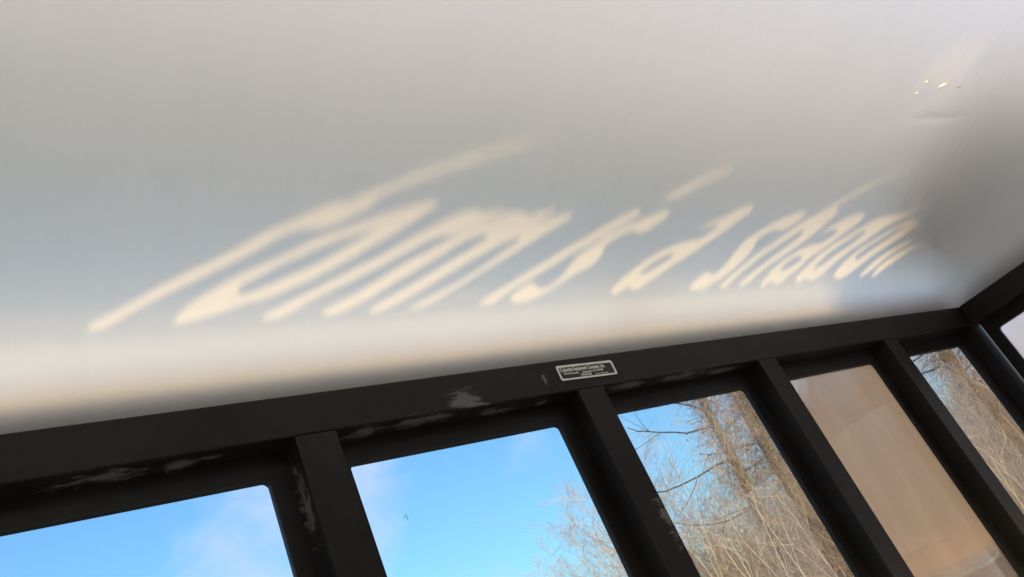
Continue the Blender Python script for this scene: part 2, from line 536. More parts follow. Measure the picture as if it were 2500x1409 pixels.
M_EARTH = mottled('leaf_litter_earth', (.09, .065, .04), (.17, .125, .075), .8, .95)
M_CONCRETE = mottled('pavement_concrete', (.20, .20, .20), (.27, .265, .26), 2.0, .9)
tag(sheet('ground', -900, 900, -900, 900, -.13, M_EARTH), 'brown earth and leaf litter around the shelter')
M_ASPHALT = mottled('road_asphalt', (.045, .045, .047), (.06, .06, .06), 6.0, .9)
pav = box('pavement', -40, 40, -1.1, 4.2, -.12, 0.0, M_CONCRETE, None, .01)
tag(pav, 'pale concrete pavement under the shelter', kind='structure')
tag(sheet('road', -400, 400, -12, -1.101, -.126, M_ASPHALT), 'asphalt road in front of the shelter')

# ------------------------------------------------------------------ the shelter
HB, HT = CAM_Z + .459, CAM_Z + .522             # header bar: underside and top
XL, XR = -1.655, 2.517                          # inner faces of the end walls
YF = -.32                                       # front plane
shelter = empty('bus_shelter', (0.4, 0.3, 0))
shelter_inv = shelter.matrix_world.inverted()
tag(shelter, 'dark framed bus shelter with a white moulded roof, seen from inside looking up', 'bus shelter')

def part(o, label=None):
    o.parent = shelter
    o.matrix_parent_inverse = Matrix.Translation(Vector((-0.4, -0.3, 0)))
    if label: o['label'] = label
    return o

part(box('header_rail', XL - .07, XR + .07, 1.0, 1.07, HB, HT, M_FRAME))
part(box('end_rail', XR, XR + .07, YF, .998, HB, HT, M_FRAME))
part(box('end_rail', XL - .07, XL, YF, .998, HB, HT, M_FRAME))
part(box('front_rail', XL - .07, XR + .07, YF - .07, YF - .002, HB, HT, M_FRAME))
part(box('sun_block_board', XL, XR, YF - .05, YF - .03, CAM_Z + .04, HB - .0002, M_FRAME))  # unseen board added to keep the low sun off the panes
for cx, cy in ((XR + .0015, 1.0015), (XL - .0715, 1.0015), (XR + .0015, YF - .0715), (XL - .0715, YF - .0715)):
    part(box('corner_post', cx, cx + .07, cy, cy + .07, 0, HB - .0005, M_FRAME))
BAY = .5245
centres = [.4710 + BAY * k for k in range(-4, 4)]
for c in centres:
    if XL + .05 < c < XR - .05:
        part(box('mullion', c - .031, c + .031, 1.0, 1.068, .18, HB - .0005, M_FRAME))
part(box('sill_rail', XL, XR, 1.0005, 1.0675, .12, .18, M_FRAME))

def rounded_rect(x0, x1, z0, z1, r, n=5):
    pts = []
    for cx, cz, a0 in ((x1 - r, z1 - r, 0), (x0 + r, z1 - r, 90), (x0 + r, z0 + r, 180), (x1 - r, z0 + r, 270)):
        for k in range(n + 1):
            a = math.radians(a0 + 90 * k / n)
            pts.append((cx + r * math.cos(a), cz + r * math.sin(a)))
    return pts

def window(x0, x1, z0, z1, place, pane_mat, lab=None, bars=(.020, .032, .0375)):
    """A sash with rounded inner corners filling the opening x0..x1, with its gasket and pane; place maps (x, z, out) to the world."""
    l, r, t = bars
    inner = rounded_rect(x0 + l, x1 - r, z0 + .03, z1 - t, .011)
    outer = [(x0 + .0006, z0 + .0006), (x1 - .0006, z0 + .0006), (x1 - .0006, z1 - .0006), (x0 + .0006, z1 - .0006)]
    fr = part(fill_curve('window_frame', [outer, inner], .004, M_FRAME, None, place))
    gin = rounded_rect(x0 + l + .003, x1 - r - .003, z0 + .033, z1 - t - .003, .009)
    gs = fill_curve('gasket', [[(a, b) for a, b in rounded_rect(x0 + l + .0004, x1 - r - .0004, z0 + .0304, z1 - t - .0004, .0106)], gin], .0055, M_GASKET, fr, place)
    gs.matrix_parent_inverse = Matrix.Identity(4)
    gs.location = (0, 0, 0)
    # pane: thin slab; its own origin at the upper left corner so that its marks follow it
    ox, oz = x0 + l + .001, z1 - t - .001
    w, h = (x1 - r - .001) - ox, oz - (z0 + .031)
    me = bpy.data.meshes.new('pane')
    o3 = place @ Vector((ox, oz, .002))
    ex = (place.to_3x3() @ Vector((1, 0, 0)))
    me.from_pydata([(0, 0, 0), tuple(ex * w), tuple(ex * w + Vector((0, 0, -h))), (0, 0, -h)], [], [(0, 1, 2, 3)])
    pn = link('pane', me, pane_mat, fr)
    pn.matrix_parent_inverse = Matrix.Identity(4)
    pn.location = o3
    if lab: pn['label'] = lab
    return fr

# curve plane (x, y, depth) -> world: x along the wall, y up, depth outwards
PB = Matrix(((1, 0, 0, 0), (0, 0, 1, 1.046), (0, 1, 0, 0), (0, 0, 0, 1)))
PE = Matrix(((0, 0, 1, XR + .046), (-1, 0, 0, 0), (0, 1, 0, 0), (0, 0, 0, 1)))
ZS = .18
edges = [XL] + [c for c in centres if XL + .05 < c < XR - .05] + [XR + .0]
for i in range(len(edges) - 1):
    x0 = edges[i] + (.031 if i > 0 else 0.0)
    x1 = edges[i + 1] - (.031 if i < len(edges) - 2 else -.0)
    hazy = abs((x0 + x1) / 2 - 1.79) < .15
    bars = (.020, .047 if i == len(edges) - 2 else .032, .0375)
    window(x0, x1, ZS, HB, PB, M_HAZE if hazy else M_PANE,
           'hazy scratched pane with a beige film' if hazy else None, bars)
# end wall: two windows (the curve's x runs towards -Y there)
window(-.998, -.275, ZS, HB, PE, M_MILKY, 'milky pinkish pane of the end wall', (.032, .025, .0375))
part(box('mullion', XR, XR + .068, .213, .275, .18, HB - .0005, M_FRAME))
window(-.213, .318, ZS, HB, PE, M_MILKY, 'milky pinkish pane of the end wall')
part(box('sill_rail', XR + .0005, XR + .0675, YF, .998, .12, .1795, M_FRAME))

# ---- small marks on the panes: a curled hair and a few stuck specks
M_SPECK = mottled('dark_speck', (.02, .018, .016), (.04, .035, .03), 40, .8)
frames = sorted([o for o in shelter.children if o.name.startswith('window_frame')], key=lambda o: min(v.co.x for v in o.data.vertices))
def frame_at(x):
    for o in frames:
        xs_ = [v.co.x for v in o.data.vertices]
        if min(xs_) < x < max(xs_): return o
def mark(name, pts, r, fr):
    segs = [(pts[i], pts[i + 1], r, r) for i in range(len(pts) - 1)]
    o = link(name, tube_mesh(name, segs, 4), M_SPECK, fr)
    o.matrix_parent_inverse = Matrix.Identity(4)
hx0, hz0 = 0.5861, CAM_Z + 0.3239
mark('hair', [(hx0 - .0032, 1.0465, hz0 + .0005), (hx0 - .0018, 1.0465, hz0 + .0035), (hx0 + .0008, 1.0465, hz0 + .0040), (hx0 + .0022, 1.0465, hz0 + .0015), (hx0 + .0012, 1.0465, hz0 - .0015), (hx0 + .0010, 1.0465, hz0 - .0042)], .00035, frame_at(hx0))
for sx_, sz_, sr in ((1.2178, CAM_Z + 0.3493, 0.0014), (1.2263, CAM_Z + 0.3396, 0.0011), (1.2129, CAM_Z + 0.3376, 0.0015), (1.1982, CAM_Z + 0.2964, 0.0015), (1.2, CAM_Z + 0.4098, 0.0007), (1.1471, CAM_Z + 0.4002, 0.0008), (0.6882, CAM_Z + 0.2916, 0.0009), (0.6584, CAM_Z + 0.3803, 0.0008), (0.3536, CAM_Z + 0.4044, 0.0006)):
    mark('speck', [(sx_ - sr, 1.0465, sz_), (sx_ - sr * .3, 1.0465, sz_ + sr * .5), (sx_ + sr, 1.0465, sz_ + sr * .2)], sr * .6, frame_at(sx_))

# ---- roof: one moulded sheet, steep at the back and end edges, flattening and rising towards the front
H_R, LAM, SL = .22, .12, .28
R_YB, R_XE = 1.05, XR + .05
R_XL = XL - .05
def roof_u(x, y):
    uy = R_YB - y
    ux = min(R_XE - x, x - R_XL)
    R = .14
    if ux < R and uy < R:
        return max(R - math.hypot(R - ux, R - uy), 0.0)
    if ux < .6 and uy < 1.2:
        p = 5.0
        # smooth meeting of back and end slopes away from the corner
        e = min(ux, uy)
        f = (max(ux, 1e-4) ** -p + max(uy, 1e-4) ** -p) ** (-1 / p)
        t = min(max((e - .05) / .2, 0), 1)
        if ux >= R or uy >= R:
            k = min(max((max(ux, uy) - R) / .1, 0), 1)
            return e + (f - e) * t * 0.9
        return e
    return min(ux, uy)
def roof_z(x, y):
    u = roof_u(x, y)
    return CAM_Z + .50 + H_R * (1 - math.exp(-u / LAM)) + SL * (R_YB - y) * (1 - math.exp(-u / .05))
def graded(a, b, n, fine_a, fine_b):
    t = np.linspace(0, 1, n)
    if fine_a and fine_b: s = .5 - .5 * np.cos(np.pi * t)
    elif fine_a: s = t ** 1.8
    else: s = 1 - (1 - t) ** 1.8
    return a + (b - a) * s
xs = np.unique(np.concatenate([graded(R_XL, R_XE, 150, True, True), np.arange(1.80, 2.30, .006)]))
ys = np.unique(np.concatenate([R_YB - graded(0, R_YB - (YF - .03), 110, True, False), np.arange(.38, .68, .006)]))[::-1]
def dent(x, y):
    # an old knock in the sheet near the end: a short crease with two shallow hollows beside it
    d = 0.0
    for (ax, ay, bx, by, w, amp) in ((1.977, .604, 2.207, .576, .010, .0022), (1.86, .63, 2.05, .50, .035, .0018), (2.06, .49, 2.3, .40, .045, .002), (1.78, .66, 1.92, .60, .03, .0012)):
        t = ((x - ax) * (bx - ax) + (y - ay) * (by - ay)) / ((bx - ax) ** 2 + (by - ay) ** 2)
        e = max(-t, t - 1, 0) * 2.5
        t = min(max(t, 0), 1)
        q = math.hypot(x - ax - t * (bx - ax), y - ay - t * (by - ay)) / w
        if q < 3.5:
            d += amp * math.exp(-q * q) * math.exp(-e * e) * math.sin(math.pi * (.1 + .8 * t))
    return d
verts = [(x, y, roof_z(x, y) - (dent(x, y) if 1.7 < x < 2.45 and .3 < y < .8 else 0)) for y in ys for x in xs]
nx, ny = len(xs), len(ys)
faces = [(j * nx + i, j * nx + i + 1, (j + 1) * nx + i + 1, (j + 1) * nx + i) for j in range(ny - 1) for i in range(nx - 1)]
roof = part(link('roof', mesh_of('roof', verts, faces, True), M_ROOF), 'white moulded plastic roof with sunlit letters falling on it')
# added shiny slivers, angled to mirror the sun at the camera as a glint
M_GLINT = mottled('shiny_glint_plastic', (.80, .74, .62), (.88, .82, .70), 40, .16, 0, 'Object', 1.0)
def add_glint(px, py, ln, hh):
    P = Vector((px, py, roof_z(px, py) - .001))
    L = -sun_dir
    C = (Vector((0, 0, CAM_Z)) - P).normalized()
    n0 = (L + C).normalized()
    side = n0.cross(Vector((0, 0, 1))).normalized()
    up = side.cross(n0).normalized()
    vs, fs = [], []
    for i in range(9):
        s = (i / 8 - .5)
        wv = max(.12, 1 - (2 * s) ** 2)
        for j in range(4):
            r = (j / 3 - .5)
            vs.append(P + side * s * ln + up * (r * hh * wv - hh * .5) - n0 * (s * s * ln * .12 + r * r * hh * .35))
    for i in range(8):
        for j in range(3):
            a = i * 4 + j
            fs.append((a, a + 4, a + 5, a + 1))
    part(link('glint_sliver', mesh_of('glint_sliver', vs, fs, True), M_GLINT))
add_glint(2.030, .511, .050, .0036); add_glint(2.105, .505, .016, .005); add_glint(1.955, .512, .012, .0025); add_glint(1.945, .541, .010, .003)
# blue-tinted sheet added out of view above the roof end to dim its light
M_END_SHADE = pane_material('blue_shade_filter', (.18, .235, .315), .02, .04, (.3, .32, .36), 2.0)
hx = np.linspace(2.18, R_XE + .09, 22); hy = R_YB + .03 - (R_YB + .03 - .45) * np.linspace(0, 1, 40) ** 1.6
hv = [(x, y, roof_z(min(x, R_XE) - .0, min(y, R_YB)) + .21 - 1.5 * max(x - R_XE, 0)) for y in hy for x in hx]
nv = len(hv)
hv += [(x, y, z + .004) for x, y, z in hv]
k = len(hx)
hf = []
for j in range(len(hy) - 1):
    for i in range(k - 1):
        q = (j * k + i, j * k + i + 1, (j + 1) * k + i + 1, (j + 1) * k + i)
        hf.append(q); hf.append(tuple(nv + v for v in reversed(q)))
for i in range(k - 1):
    for j in (0, len(hy) - 1):
        hf.append((j * k + i, j * k + i + 1, nv + j * k + i + 1, nv + j * k + i))
for j in range(len(hy) - 1):
    for i in (0, k - 1):
        hf.append((j * k + i, (j + 1) * k + i, nv + (j + 1) * k + i, nv + j * k + i))
part(link('roof_end_shade', mesh_of('roof_end_shade', hv, hf), M_END_SHADE))
# a long flat blocker on brackets, added out of view to shade the back slope
def slab(name, y0, z0, y1, z1, x0, x1, th, m, par):
    vs = []
    for x in (x0, x1):
        vs += [(x, y0, z0), (x, y1, z1), (x, y1, z1 + th), (x, y0, z0 + th)]
    return link(name, mesh_of(name, vs, [(0, 1, 2, 3), (7, 6, 5, 4), (0, 4, 5, 1), (1, 5, 6, 2), (2, 6, 7, 3), (3, 7, 4, 0)]), m, par)
M_BLOCKER = mottled('sky_blocker_glass', (.010, .012, .03), (.016, .018, .045), 2.0, .12, 0, 'Object', .5)
SP_Y0, SP_Z0, SP_Y1, SP_Z1 = .63, CAM_Z + 1.07, 1.16, CAM_Z + .96
sky_blk = part(slab('sky_blocker', SP_Y0, SP_Z0, SP_Y1, SP_Z1, -1.7, 2.76, .03, M_FRAME, None))
for i in range(12):
    xa = -1.66 + 4.38 * i / 12
    slab('sky_blocker_tile', SP_Y0 + .03, SP_Z0 + .0235, SP_Y1 - .03, SP_Z1 + .0385, xa + .008, xa + 4.38 / 12 - .008, .002, M_BLOCKER, sky_blk)
for bx in (-1.4, -.1, 1.2, 2.5):
    part(box('blocker_bracket', bx - .015, bx + .015, 1.078, 1.10, HT - .02, CAM_Z + .97, M_FRAME, None, 0))
# edge channel behind the header bar, made taller to shade the foot of the sheet
part(box('roof_channel', R_XL, R_XE, R_YB + .001, R_YB + .021, HT - .03, HT + .072, M_FRAME))
part(box('roof_channel', R_XE + .001, R_XE + .021, YF, R_YB, HT - .03, HT + .05, M_FRAME))
part(box('edge_shade_strip', R_XL, R_XE, R_YB + .022, R_YB + .026, HT - .02, HT + .08, M_FRAME))  # strip added to keep sky light off the roof edge

# ---- added stencil board, out of view: sun through its words draws the roof letters
# outlines of the cut letters in the plane of the board, x and height above eye level in mm
LETTERS = [
    ('f', [(9,904),(24,910),(62,921),(101,933),(141,943),(182,952),(225,962),(259,970),(297,976),(335,983),(366,986),(385,986),(403,990),(439,994),(488,1000),(539,1005),(605,1010),(674,1014),(741,1017),(746,1016),(677,1011),(622,1007),(576,1003),(546,1001),(515,998),(477,994),(443,990),(425,986),(419,983),(395,979),(361,973),(333,970),(306,970),(277,966),(223,953),(181,944),(139,934),(99,924),(60,913),(37,905),(22,902),(11,902)]),
    ('o', [(114,903),(119,908),(136,917),(161,926),(196,936),(231,944),(267,951),(304,959),(334,965),(380,971),(422,977),(474,983),(506,986),(530,987),(539,987),(536,984),(512,979),(470,969),(429,960),(379,948),(306,931),(249,920),(216,916),(183,910),(149,905),(125,902)]),
    ('o', [(206,926),(212,931),(239,938),(275,947),(303,952),(334,958),(380,965),(417,969),(429,970),(424,969),(394,962),(355,953),(333,947),(292,939),(255,931),(228,926),(214,924),(208,924)]),
    ('r', [(235,900),(242,905),(281,916),(328,927),(378,939),(429,950),(481,962),(535,973),(576,980),(607,983),(628,981),(673,984),(683,983),(650,978),(610,971),(569,965),(544,965),(508,959),(467,950),(415,938),(364,927),(315,916),(279,905),(256,900)]),
    ('m', [(326,901),(339,907),(400,923),(467,942),(536,957),(592,968),(651,977),(696,982),(718,982),(723,979),(745,981),(784,985),(791,984),(779,981),(741,974),(763,976),(813,981),(834,981),(829,978),(799,972),(750,962),(685,947),(622,932),(561,916),(516,904),(491,900),(480,900),(489,904),(532,914),(592,929),(654,946),(701,959),(713,963),(704,963),(669,958),(593,942),(519,923),(463,909),(427,900),(407,900),(410,904),(450,915),(506,930),(564,945),(608,955),(638,963),(643,965),(628,966),(593,961),(535,947),(466,930),(412,915),(373,905),(347,900)]),
    ('i', [(615,902),(640,909),(697,924),(754,938),(813,952),(874,964),(919,973),(965,981),(991,984),(1011,983),(1004,980),(969,974),(922,965),(869,955),(814,944),(754,929),(696,916),(653,902),(639,899)]),
    ('i', [(1056,991),(1081,995),(1126,1001),(1175,1006),(1227,1010),(1260,1011),(1260,1010),(1232,1007),(1182,1002),(1132,996),(1099,992),(1071,991)]),
    ('s', [(683,905),(701,912),(724,919),(739,921),(747,918),(759,913),(783,917),(808,925),(823,933),(836,940),(848,946),(876,953),(907,960),(938,967),(970,972),(1003,976),(1036,980),(1077,984),(1097,983),(1090,980),(1058,973),(1028,967),(1011,966),(992,968),(966,965),(934,959),(921,956),(915,949),(903,941),(877,933),(845,928),(823,922),(798,916),(767,908),(745,903),(722,900),(699,899)]),
    ('a', [(932,903),(940,909),(965,919),(993,928),(1037,940),(1081,949),(1126,955),(1173,959),(1202,960),(1229,966),(1253,972),(1239,973),(1217,971),(1195,968),(1194,970),(1224,975),(1262,979),(1308,986),(1344,989),(1364,988),(1354,983),(1317,976),(1271,966),(1224,956),(1176,945),(1129,935),(1083,924),(1040,913),(1015,906),(992,905),(987,909),(972,906),(946,901)]),
    ('a', [(1017,925),(1028,929),(1067,939),(1100,945),(1120,945),(1113,942),(1083,934),(1052,928),(1031,924)]),
    ('s', [(1165,901),(1178,908),(1205,918),(1229,922),(1239,919),(1251,918),(1270,924),(1294,932),(1315,942),(1334,951),(1363,960),(1398,966),(1442,974),(1484,979),(1528,984),(1571,985),(1577,984),(1551,977),(1516,971),(1487,967),(1470,968),(1450,968),(1419,963),(1398,958),(1383,947),(1359,937),(1324,926),(1288,916),(1252,908),(1217,900),(1193,899),(1173,899)]),
    ('h', [(1264,900),(1283,908),(1343,926),(1398,941),(1454,953),(1510,965),(1565,976),(1621,984),(1659,989),(1715,997),(1772,1003),(1831,1008),(1892,1012),(1957,1016),(1985,1017),(1980,1015),(1899,1010),(1838,1006),(1779,1000),(1729,995),(1687,989),(1709,987),(1708,985),(1676,977),(1638,968),(1596,958),(1540,946),(1480,933),(1421,920),(1381,907),(1353,900),(1334,900),(1338,904),(1401,922),(1459,936),(1518,950),(1564,961),(1579,967),(1568,968),(1533,962),(1476,951),(1419,939),(1362,924),(1316,910),(1289,899)]),
    ('a', [(1413,896),(1420,902),(1461,920),(1501,932),(1562,944),(1617,951),(1662,953),(1691,958),(1720,965),(1727,968),(1698,968),(1673,965),(1655,964),(1658,966),(1703,973),(1753,980),(1787,983),(1832,984),(1835,981),(1809,974),(1767,966),(1729,958),(1695,951),(1652,942),(1609,933),(1567,920),(1523,909),(1497,900),(1472,899),(1460,904),(1440,900),(1423,895)]),
    ('a', [(1494,920),(1510,927),(1552,936),(1577,937),(1587,935),(1562,928),(1528,921),(1502,918)]),
    ('d', [(1553,901),(1562,908),(1606,924),(1654,938),(1719,952),(1785,963),(1851,973),(1905,980),(1964,983),(1998,983),(2073,988),(2151,993),(2155,991),(2080,985),(1987,975),(1935,968),(1866,955),(1796,942),(1750,931),(1703,919),(1671,909),(1633,901),(1611,901),(1606,904),(1584,901),(1566,898)]),
    ('d', [(1634,919),(1647,925),(1700,940),(1766,953),(1820,963),(1852,967),(1863,965),(1838,959),(1793,949),(1725,936),(1679,924),(1647,919)]),
    ('o', [(1722,905),(1732,912),(1770,926),(1822,940),(1893,953),(1965,965),(2037,975),(2088,980),(2120,979),(2119,970),(2054,959),(1978,947),(1902,933),(1852,921),(1816,912),(1766,901),(1741,900)]),
    ('o', [(1820,930),(1833,937),(1896,949),(1944,957),(2017,968),(2058,972),(2055,970),(1997,959),(1924,946),(1865,934),(1833,928)]),
    ('w', [(1841,902),(1878,913),(1923,926),(1957,933),(1999,940),(2052,948),(2105,956),(2121,956),(2072,946),(2012,936),(1966,927),(1931,917),(1888,907),(1857,901)]),
    ('w', [(1906,901),(1924,909),(1960,920),(2003,929),(2057,938),(2111,946),(2188,953),(2205,952),(2145,943),(2078,933),(2015,921),(1968,911),(1931,902),(1913,899)]),
]

fz = lambda mm: mm / 1000.0
LOOPS = [[(XL, .47), (XR, .47), (XR, 1.075), (XL, 1.075)]]
for ch, pts in LETTERS:
    LOOPS.append([(fz(a), fz(b)) for a, b in pts])
LOOPS.append([(1.79, 1.038), (1.85, 1.041), (1.90, 1.037), (1.99, 1.040), (2.00, 1.048), (1.90, 1.050), (1.82, 1.048)])      # opening added to let sun reach the glint slivers
PF = Matrix(((1, 0, 0, 0), (0, 0, 1, YF), (0, 1, 0, CAM_Z), (0, 0, 0, 1)))
part(fill_curve('letter_stencil', LOOPS, .0008, M_STENCIL, None, PF), 'added stencil board out of view, with cut-out words above a see-through band')
# an unseen yellowish filter, added behind the board to dim and warm the letters
M_FILTER = pane_material('letter_light_filter', (.59, .53, .42), .01, .02, (.5, .5, .5), 3.0)
part(box('light_filter_sheet', XL + .01, XR - .01, YF - .012, YF - .009, CAM_Z + .53, CAM_Z + 1.07, M_FILTER, None, 0))

# ---- maker's plate on the header bar
X0, X1, Z0, Z1 = .9385, 1.0755, .4775, .5085
PN = Matrix(((1, 0, 0, 0), (0, 0, -1, .9992), (0, 1, 0, CAM_Z), (0, 0, 0, 1)))
plate = part(fill_curve('nameplate', [rounded_rect(X0, X1, Z0, Z1, .004)], .0006, M_LABEL_BLACK, None, PN), 'small black plate with a white border and white print')
def sub(o):
    o.parent = plate
    o.matrix_parent_inverse = Matrix.Identity(4)
    return o
PT = Matrix(((1, 0, 0, 0), (0, 0, -1, .9984), (0, 1, 0, CAM_Z), (0, 0, 0, 1)))
sub(fill_curve('plate_border', [rounded_rect(X0 + .0004, X1 - .0004, Z0 + .0004, Z1 - .0004, .004), rounded_rect(X0 + .0045, X1 - .0045, Z0 + .0038, Z1 - .0045, .0025)], .0003, M_LABEL_WHITE, None, PT))
def lettering(s, x, z, size, st=1.0, bold=0.0, align='LEFT'):
    return sub(text_mesh('lettering', s, size, M_LABEL_WHITE, None, PT @ Matrix.Translation((x, z, 0)), align, st, bold))
lettering('Columbia Equipment Company, Inc.', .9455, .4955, .0106, .70, .00022)
lettering('100-10 93rd Avenue', .9500, .4890, .0062, .68, .00005)
lettering('Jamaica, New York 11423-0400', .9945, .4890, .0062, .64, .00005)
lettering('(718) 658-5900', .9880, .4832, .0066, .62, .00008)
lettering('For Repairs or Service Call This Number', 1.0225, .4832, .0032, .60, 0.0)
plate.data.transform(Matrix.Translation((1.0075, .9992, CAM_Z + .492)) @ Matrix.Rotation(math.radians(1.3), 4, 'Y') @ Matrix.Translation((-1.0075, -.9992, -CAM_Z - .492)))
for ch in plate.children:
    ch.data.transform(Matrix.Translation((1.0075, .9992, CAM_Z + .492)) @ Matrix.Rotation(math.radians(1.3), 4, 'Y') @ Matrix.Translation((-1.0075, -.9992, -CAM_Z - .492)))


# ------------------------------------------------------------------ trees and thicket behind the shelter
def at(az, dist, z=0.0):
    a = math.radians(az)
    return np.array([dist * math.sin(a), dist * math.cos(a), z])
GZ = -.13
def unit(v):
    return v / max(np.linalg.norm(v), 1e-9)

def grow(rng, out, p, d, length, r, depth, steps=6, wob=.16, up=.10, kids=(2, 4), kid_len=.55, spread=.75, r_end=.35, start=.25):
    """One limb as a chain of segments, with side shoots; appends (p0, p1, r0, r1) to out[depth]."""
    st = length / steps
    pts = [p]
    for i in range(steps):
        d = unit(d + rng.normal(0, wob, 3) + np.array([0, 0, up]))
        q = p + d * st
        r0 = r * (1 - (1 - r_end) * i / steps); r1 = r * (1 - (1 - r_end) * (i + 1) / steps)
        out.setdefault(depth, []).append((p, q, r0, r1))
        p = q
        pts.append((p, d, r1))
    if depth > 0:
        n = rng.integers(kids[0], kids[1] + 1)
        for k in range(n):
            i = int(rng.integers(max(1, int(start * steps)), steps + 1))
            bp, bd, br = pts[i]
            side = unit(np.cross(bd, rng.normal(0, 1, 3)))
            nd = unit(bd * (1 - .45 * spread) + side * spread)
            grow(rng, out, bp, nd, length * kid_len * rng.uniform(.7, 1.25), max(br * .6, .002), depth - 1, max(3, steps - 1), wob * 1.15, up, kids, kid_len, spread, r_end, start)

M_BARK = mottled('grey_brown_bark', (.10, .072, .052), (.20, .15, .11), 9, .9, .6)
M_VINE = mottled('dry_brown_vine', (.20, .108, .076), (.42, .235, .17), 3.0, .9)
M_TWIG = mottled('pinkish_brown_twig', (.54, .35, .285), (.70, .48, .41), 3.0, .85)
M_PALE = mottled('pale_golden_twig', (.45, .29, .205), (.58, .41, .30), 3.0, .8)
M_BRUSH = mottled('dry_brown_brush', (.25, .145, .105), (.44, .27, .205), 1.2, .95)
M_DARKLIMB = mottled('dark_bare_limb', (.05, .042, .04), (.10, .08, .07), 5.0, .9)

def tree_root(name, base, label, cat, group=None):
    e = empty(name, tuple(base))
    return tag(e, label, cat, group)

def tpart(name, segs, m, root, sides=3):
    o = link(name, tube_mesh(name, segs, sides), m)
    o.parent = root
    o.matrix_parent_inverse = Matrix.Translation(-Vector(root.location))
    return o

def vine_tree(seed, az, dist, h, r, shag, label, limbs, lean=0.0, dens=1.0):
    rng = np.random.default_rng(seed)
    base = at(az, dist, GZ)
    root = tree_root('vine_covered_tree', base, label, 'tree', 'vine covered trees behind the shelter')
    # trunk
    side = unit(np.array([math.cos(math.radians(az)), -math.sin(math.radians(az)), 0]))
    n = 14
    pts = [base + np.array([0, 0, h * i / n]) + side * (lean * h * (i / n) + .10 * math.sin(2.2 * i / n * math.pi + seed)) for i in range(n + 1)]
    segs = [(pts[i], pts[i + 1], r * (1 - .7 * i / n), r * (1 - .7 * (i + 1) / n)) for i in range(n)]
    tpart('trunk', segs, M_BARK, root, 10)
    # limbs
    for hh, sgn, ln, upk, dep in limbs:
        i = min(int(hh / h * n), n - 1)
        p = pts[i] + (pts[i + 1] - pts[i]) * (hh / h * n - i)
        d = unit(side * sgn + np.array([0, 0, upk]) + rng.normal(0, .15, 3))
        ls = {}
        grow(rng, ls, p, d, ln, .019, dep, 7, .13, .02, (2, 3), .45, .8)
        lo = ls.pop(dep)
        lm = tpart('limb', lo, M_DARKLIMB, root, 5)
        if ls:
            tw = link('twigs', tube_mesh('twigs', sum(ls.values(), []), 3), M_DARKLIMB, lm)
            tw['kind'] = 'stuff'
    # vines: a shaggy coat of tangled shoots
    vs = []
    for k in range(int(3600 * dens)):
        z = rng.uniform(0.1, h * .97)
        i = min(int(z / h * n), n - 1)
        c = pts[i] + (pts[i + 1] - pts[i]) * (z / h * n - i)
        a = rng.uniform(0, 2 * math.pi)
        rad = r * (1 - .6 * z / h) + abs(rng.normal(0, shag * .26))
        lump = 1 + .5 * math.sin(z * 3.1 + seed) * math.sin(a + z)
        p = c + np.array([math.cos(a), math.sin(a), 0]) * rad * lump
        d = unit(np.array([math.cos(a) * .5, math.sin(a) * .5, rng.uniform(-.8, 1.0)]) + rng.normal(0, .45, 3))
        ln = rng.uniform(.15, .5) * (.6 + shag)
        rr = rng.uniform(.0025, .006)
        st = ln / 5
        for s in range(5):
            d = unit(d + rng.normal(0, .38, 3) + np.array([0, 0, -.05]))
            q = p + d * st
            vs.append((p, q, rr, rr * .8)); rr *= .8
            if rng.random() < .45:
                dd = unit(d + rng.normal(0, .8, 3))
                vs.append((p, p + dd * st * 1.3, rr * .8, rr * .4))
            p = q
    tpart('vines', vs, M_VINE, root)['kind'] = 'stuff'
    return root

vine_tree(3, 51.9, 13.0, 8.5, .11, .50, 'vine wrapped trunk leaning left in the middle of the third full window',
          [(4.75, -1, 2.3, .45, 2), (4.5, -1, 1.7, .10, 2), (3.95, -1, 2.1, -.02, 2), (3.2, -1, 1.3, .02, 2), (3.7, 1, 1.3, -.05, 2), (4.3, 1, 1.2, .3, 2)], lean=-.035)
vine_tree(8, 54.2, 13.8, 9.0, .16, .46, 'broad shaggy vine wrapped trunk at the right edge of the third full window',
          [(4.1, -1, 1.1, .2, 2), (3.4, -1, 1.3, -.35, 2), (5.0, -1, 1.2, .3, 2)], lean=-.01, dens=1.2)
vine_tree(15, 66.3, 15.0, 8.5, .15, .50, 'vine wrapped trunk with spreading limbs seen in the last window before the corner',
          [(3.9, -1, 1.5, .1, 2), (4.2, 1, 1.5, .3, 2), (3.7, 1, 1.3, .1, 2), (4.3, -1, 1.4, .25, 2)], dens=1.4)
vine_tree(21, 59.5, 14.5, 6.0, .15, .6, 'vine wrapped trunk hidden in haze behind the scratched beige window', [], dens=1.0)

def bare_tree(seed, az, dist, h, stems, spread, label):
    rng = np.random.default_rng(seed)
    base = at(az, dist, GZ)
    root = tree_root('bare_tree', base, label, 'tree', 'bare winter trees beyond the second window')
    tr, br = {}, {}
    for k in range(stems):
        a = rng.uniform(0, 2 * math.pi)
        d = unit(np.array([math.cos(a) * spread, math.sin(a) * spread, 1.0]))
        o = {}
        grow(rng, o, base + np.array([math.cos(a), math.sin(a), 0]) * .12, d, h * rng.uniform(.72, .98), .04, 4, 9, .10, .07, (6, 9), .42, .62, .25, .25)
        tr.setdefault(0, []).extend(o.pop(4)); br.setdefault(0, []).extend(sum(o.values(), []))
    tpart('trunk', tr[0], M_TWIG, root, 5)
    tpart('branches', br[0], M_TWIG, root)['kind'] = 'stuff'
    return root
bare_tree(31, 42.0, 15.0, 3.5, 5, .12, 'bare pinkish tree filling the lower right of the second full window')
bare_tree(32, 44.2, 16.0, 4.3, 4, .12, 'taller bare tree half hidden by the upright right of the second full window')

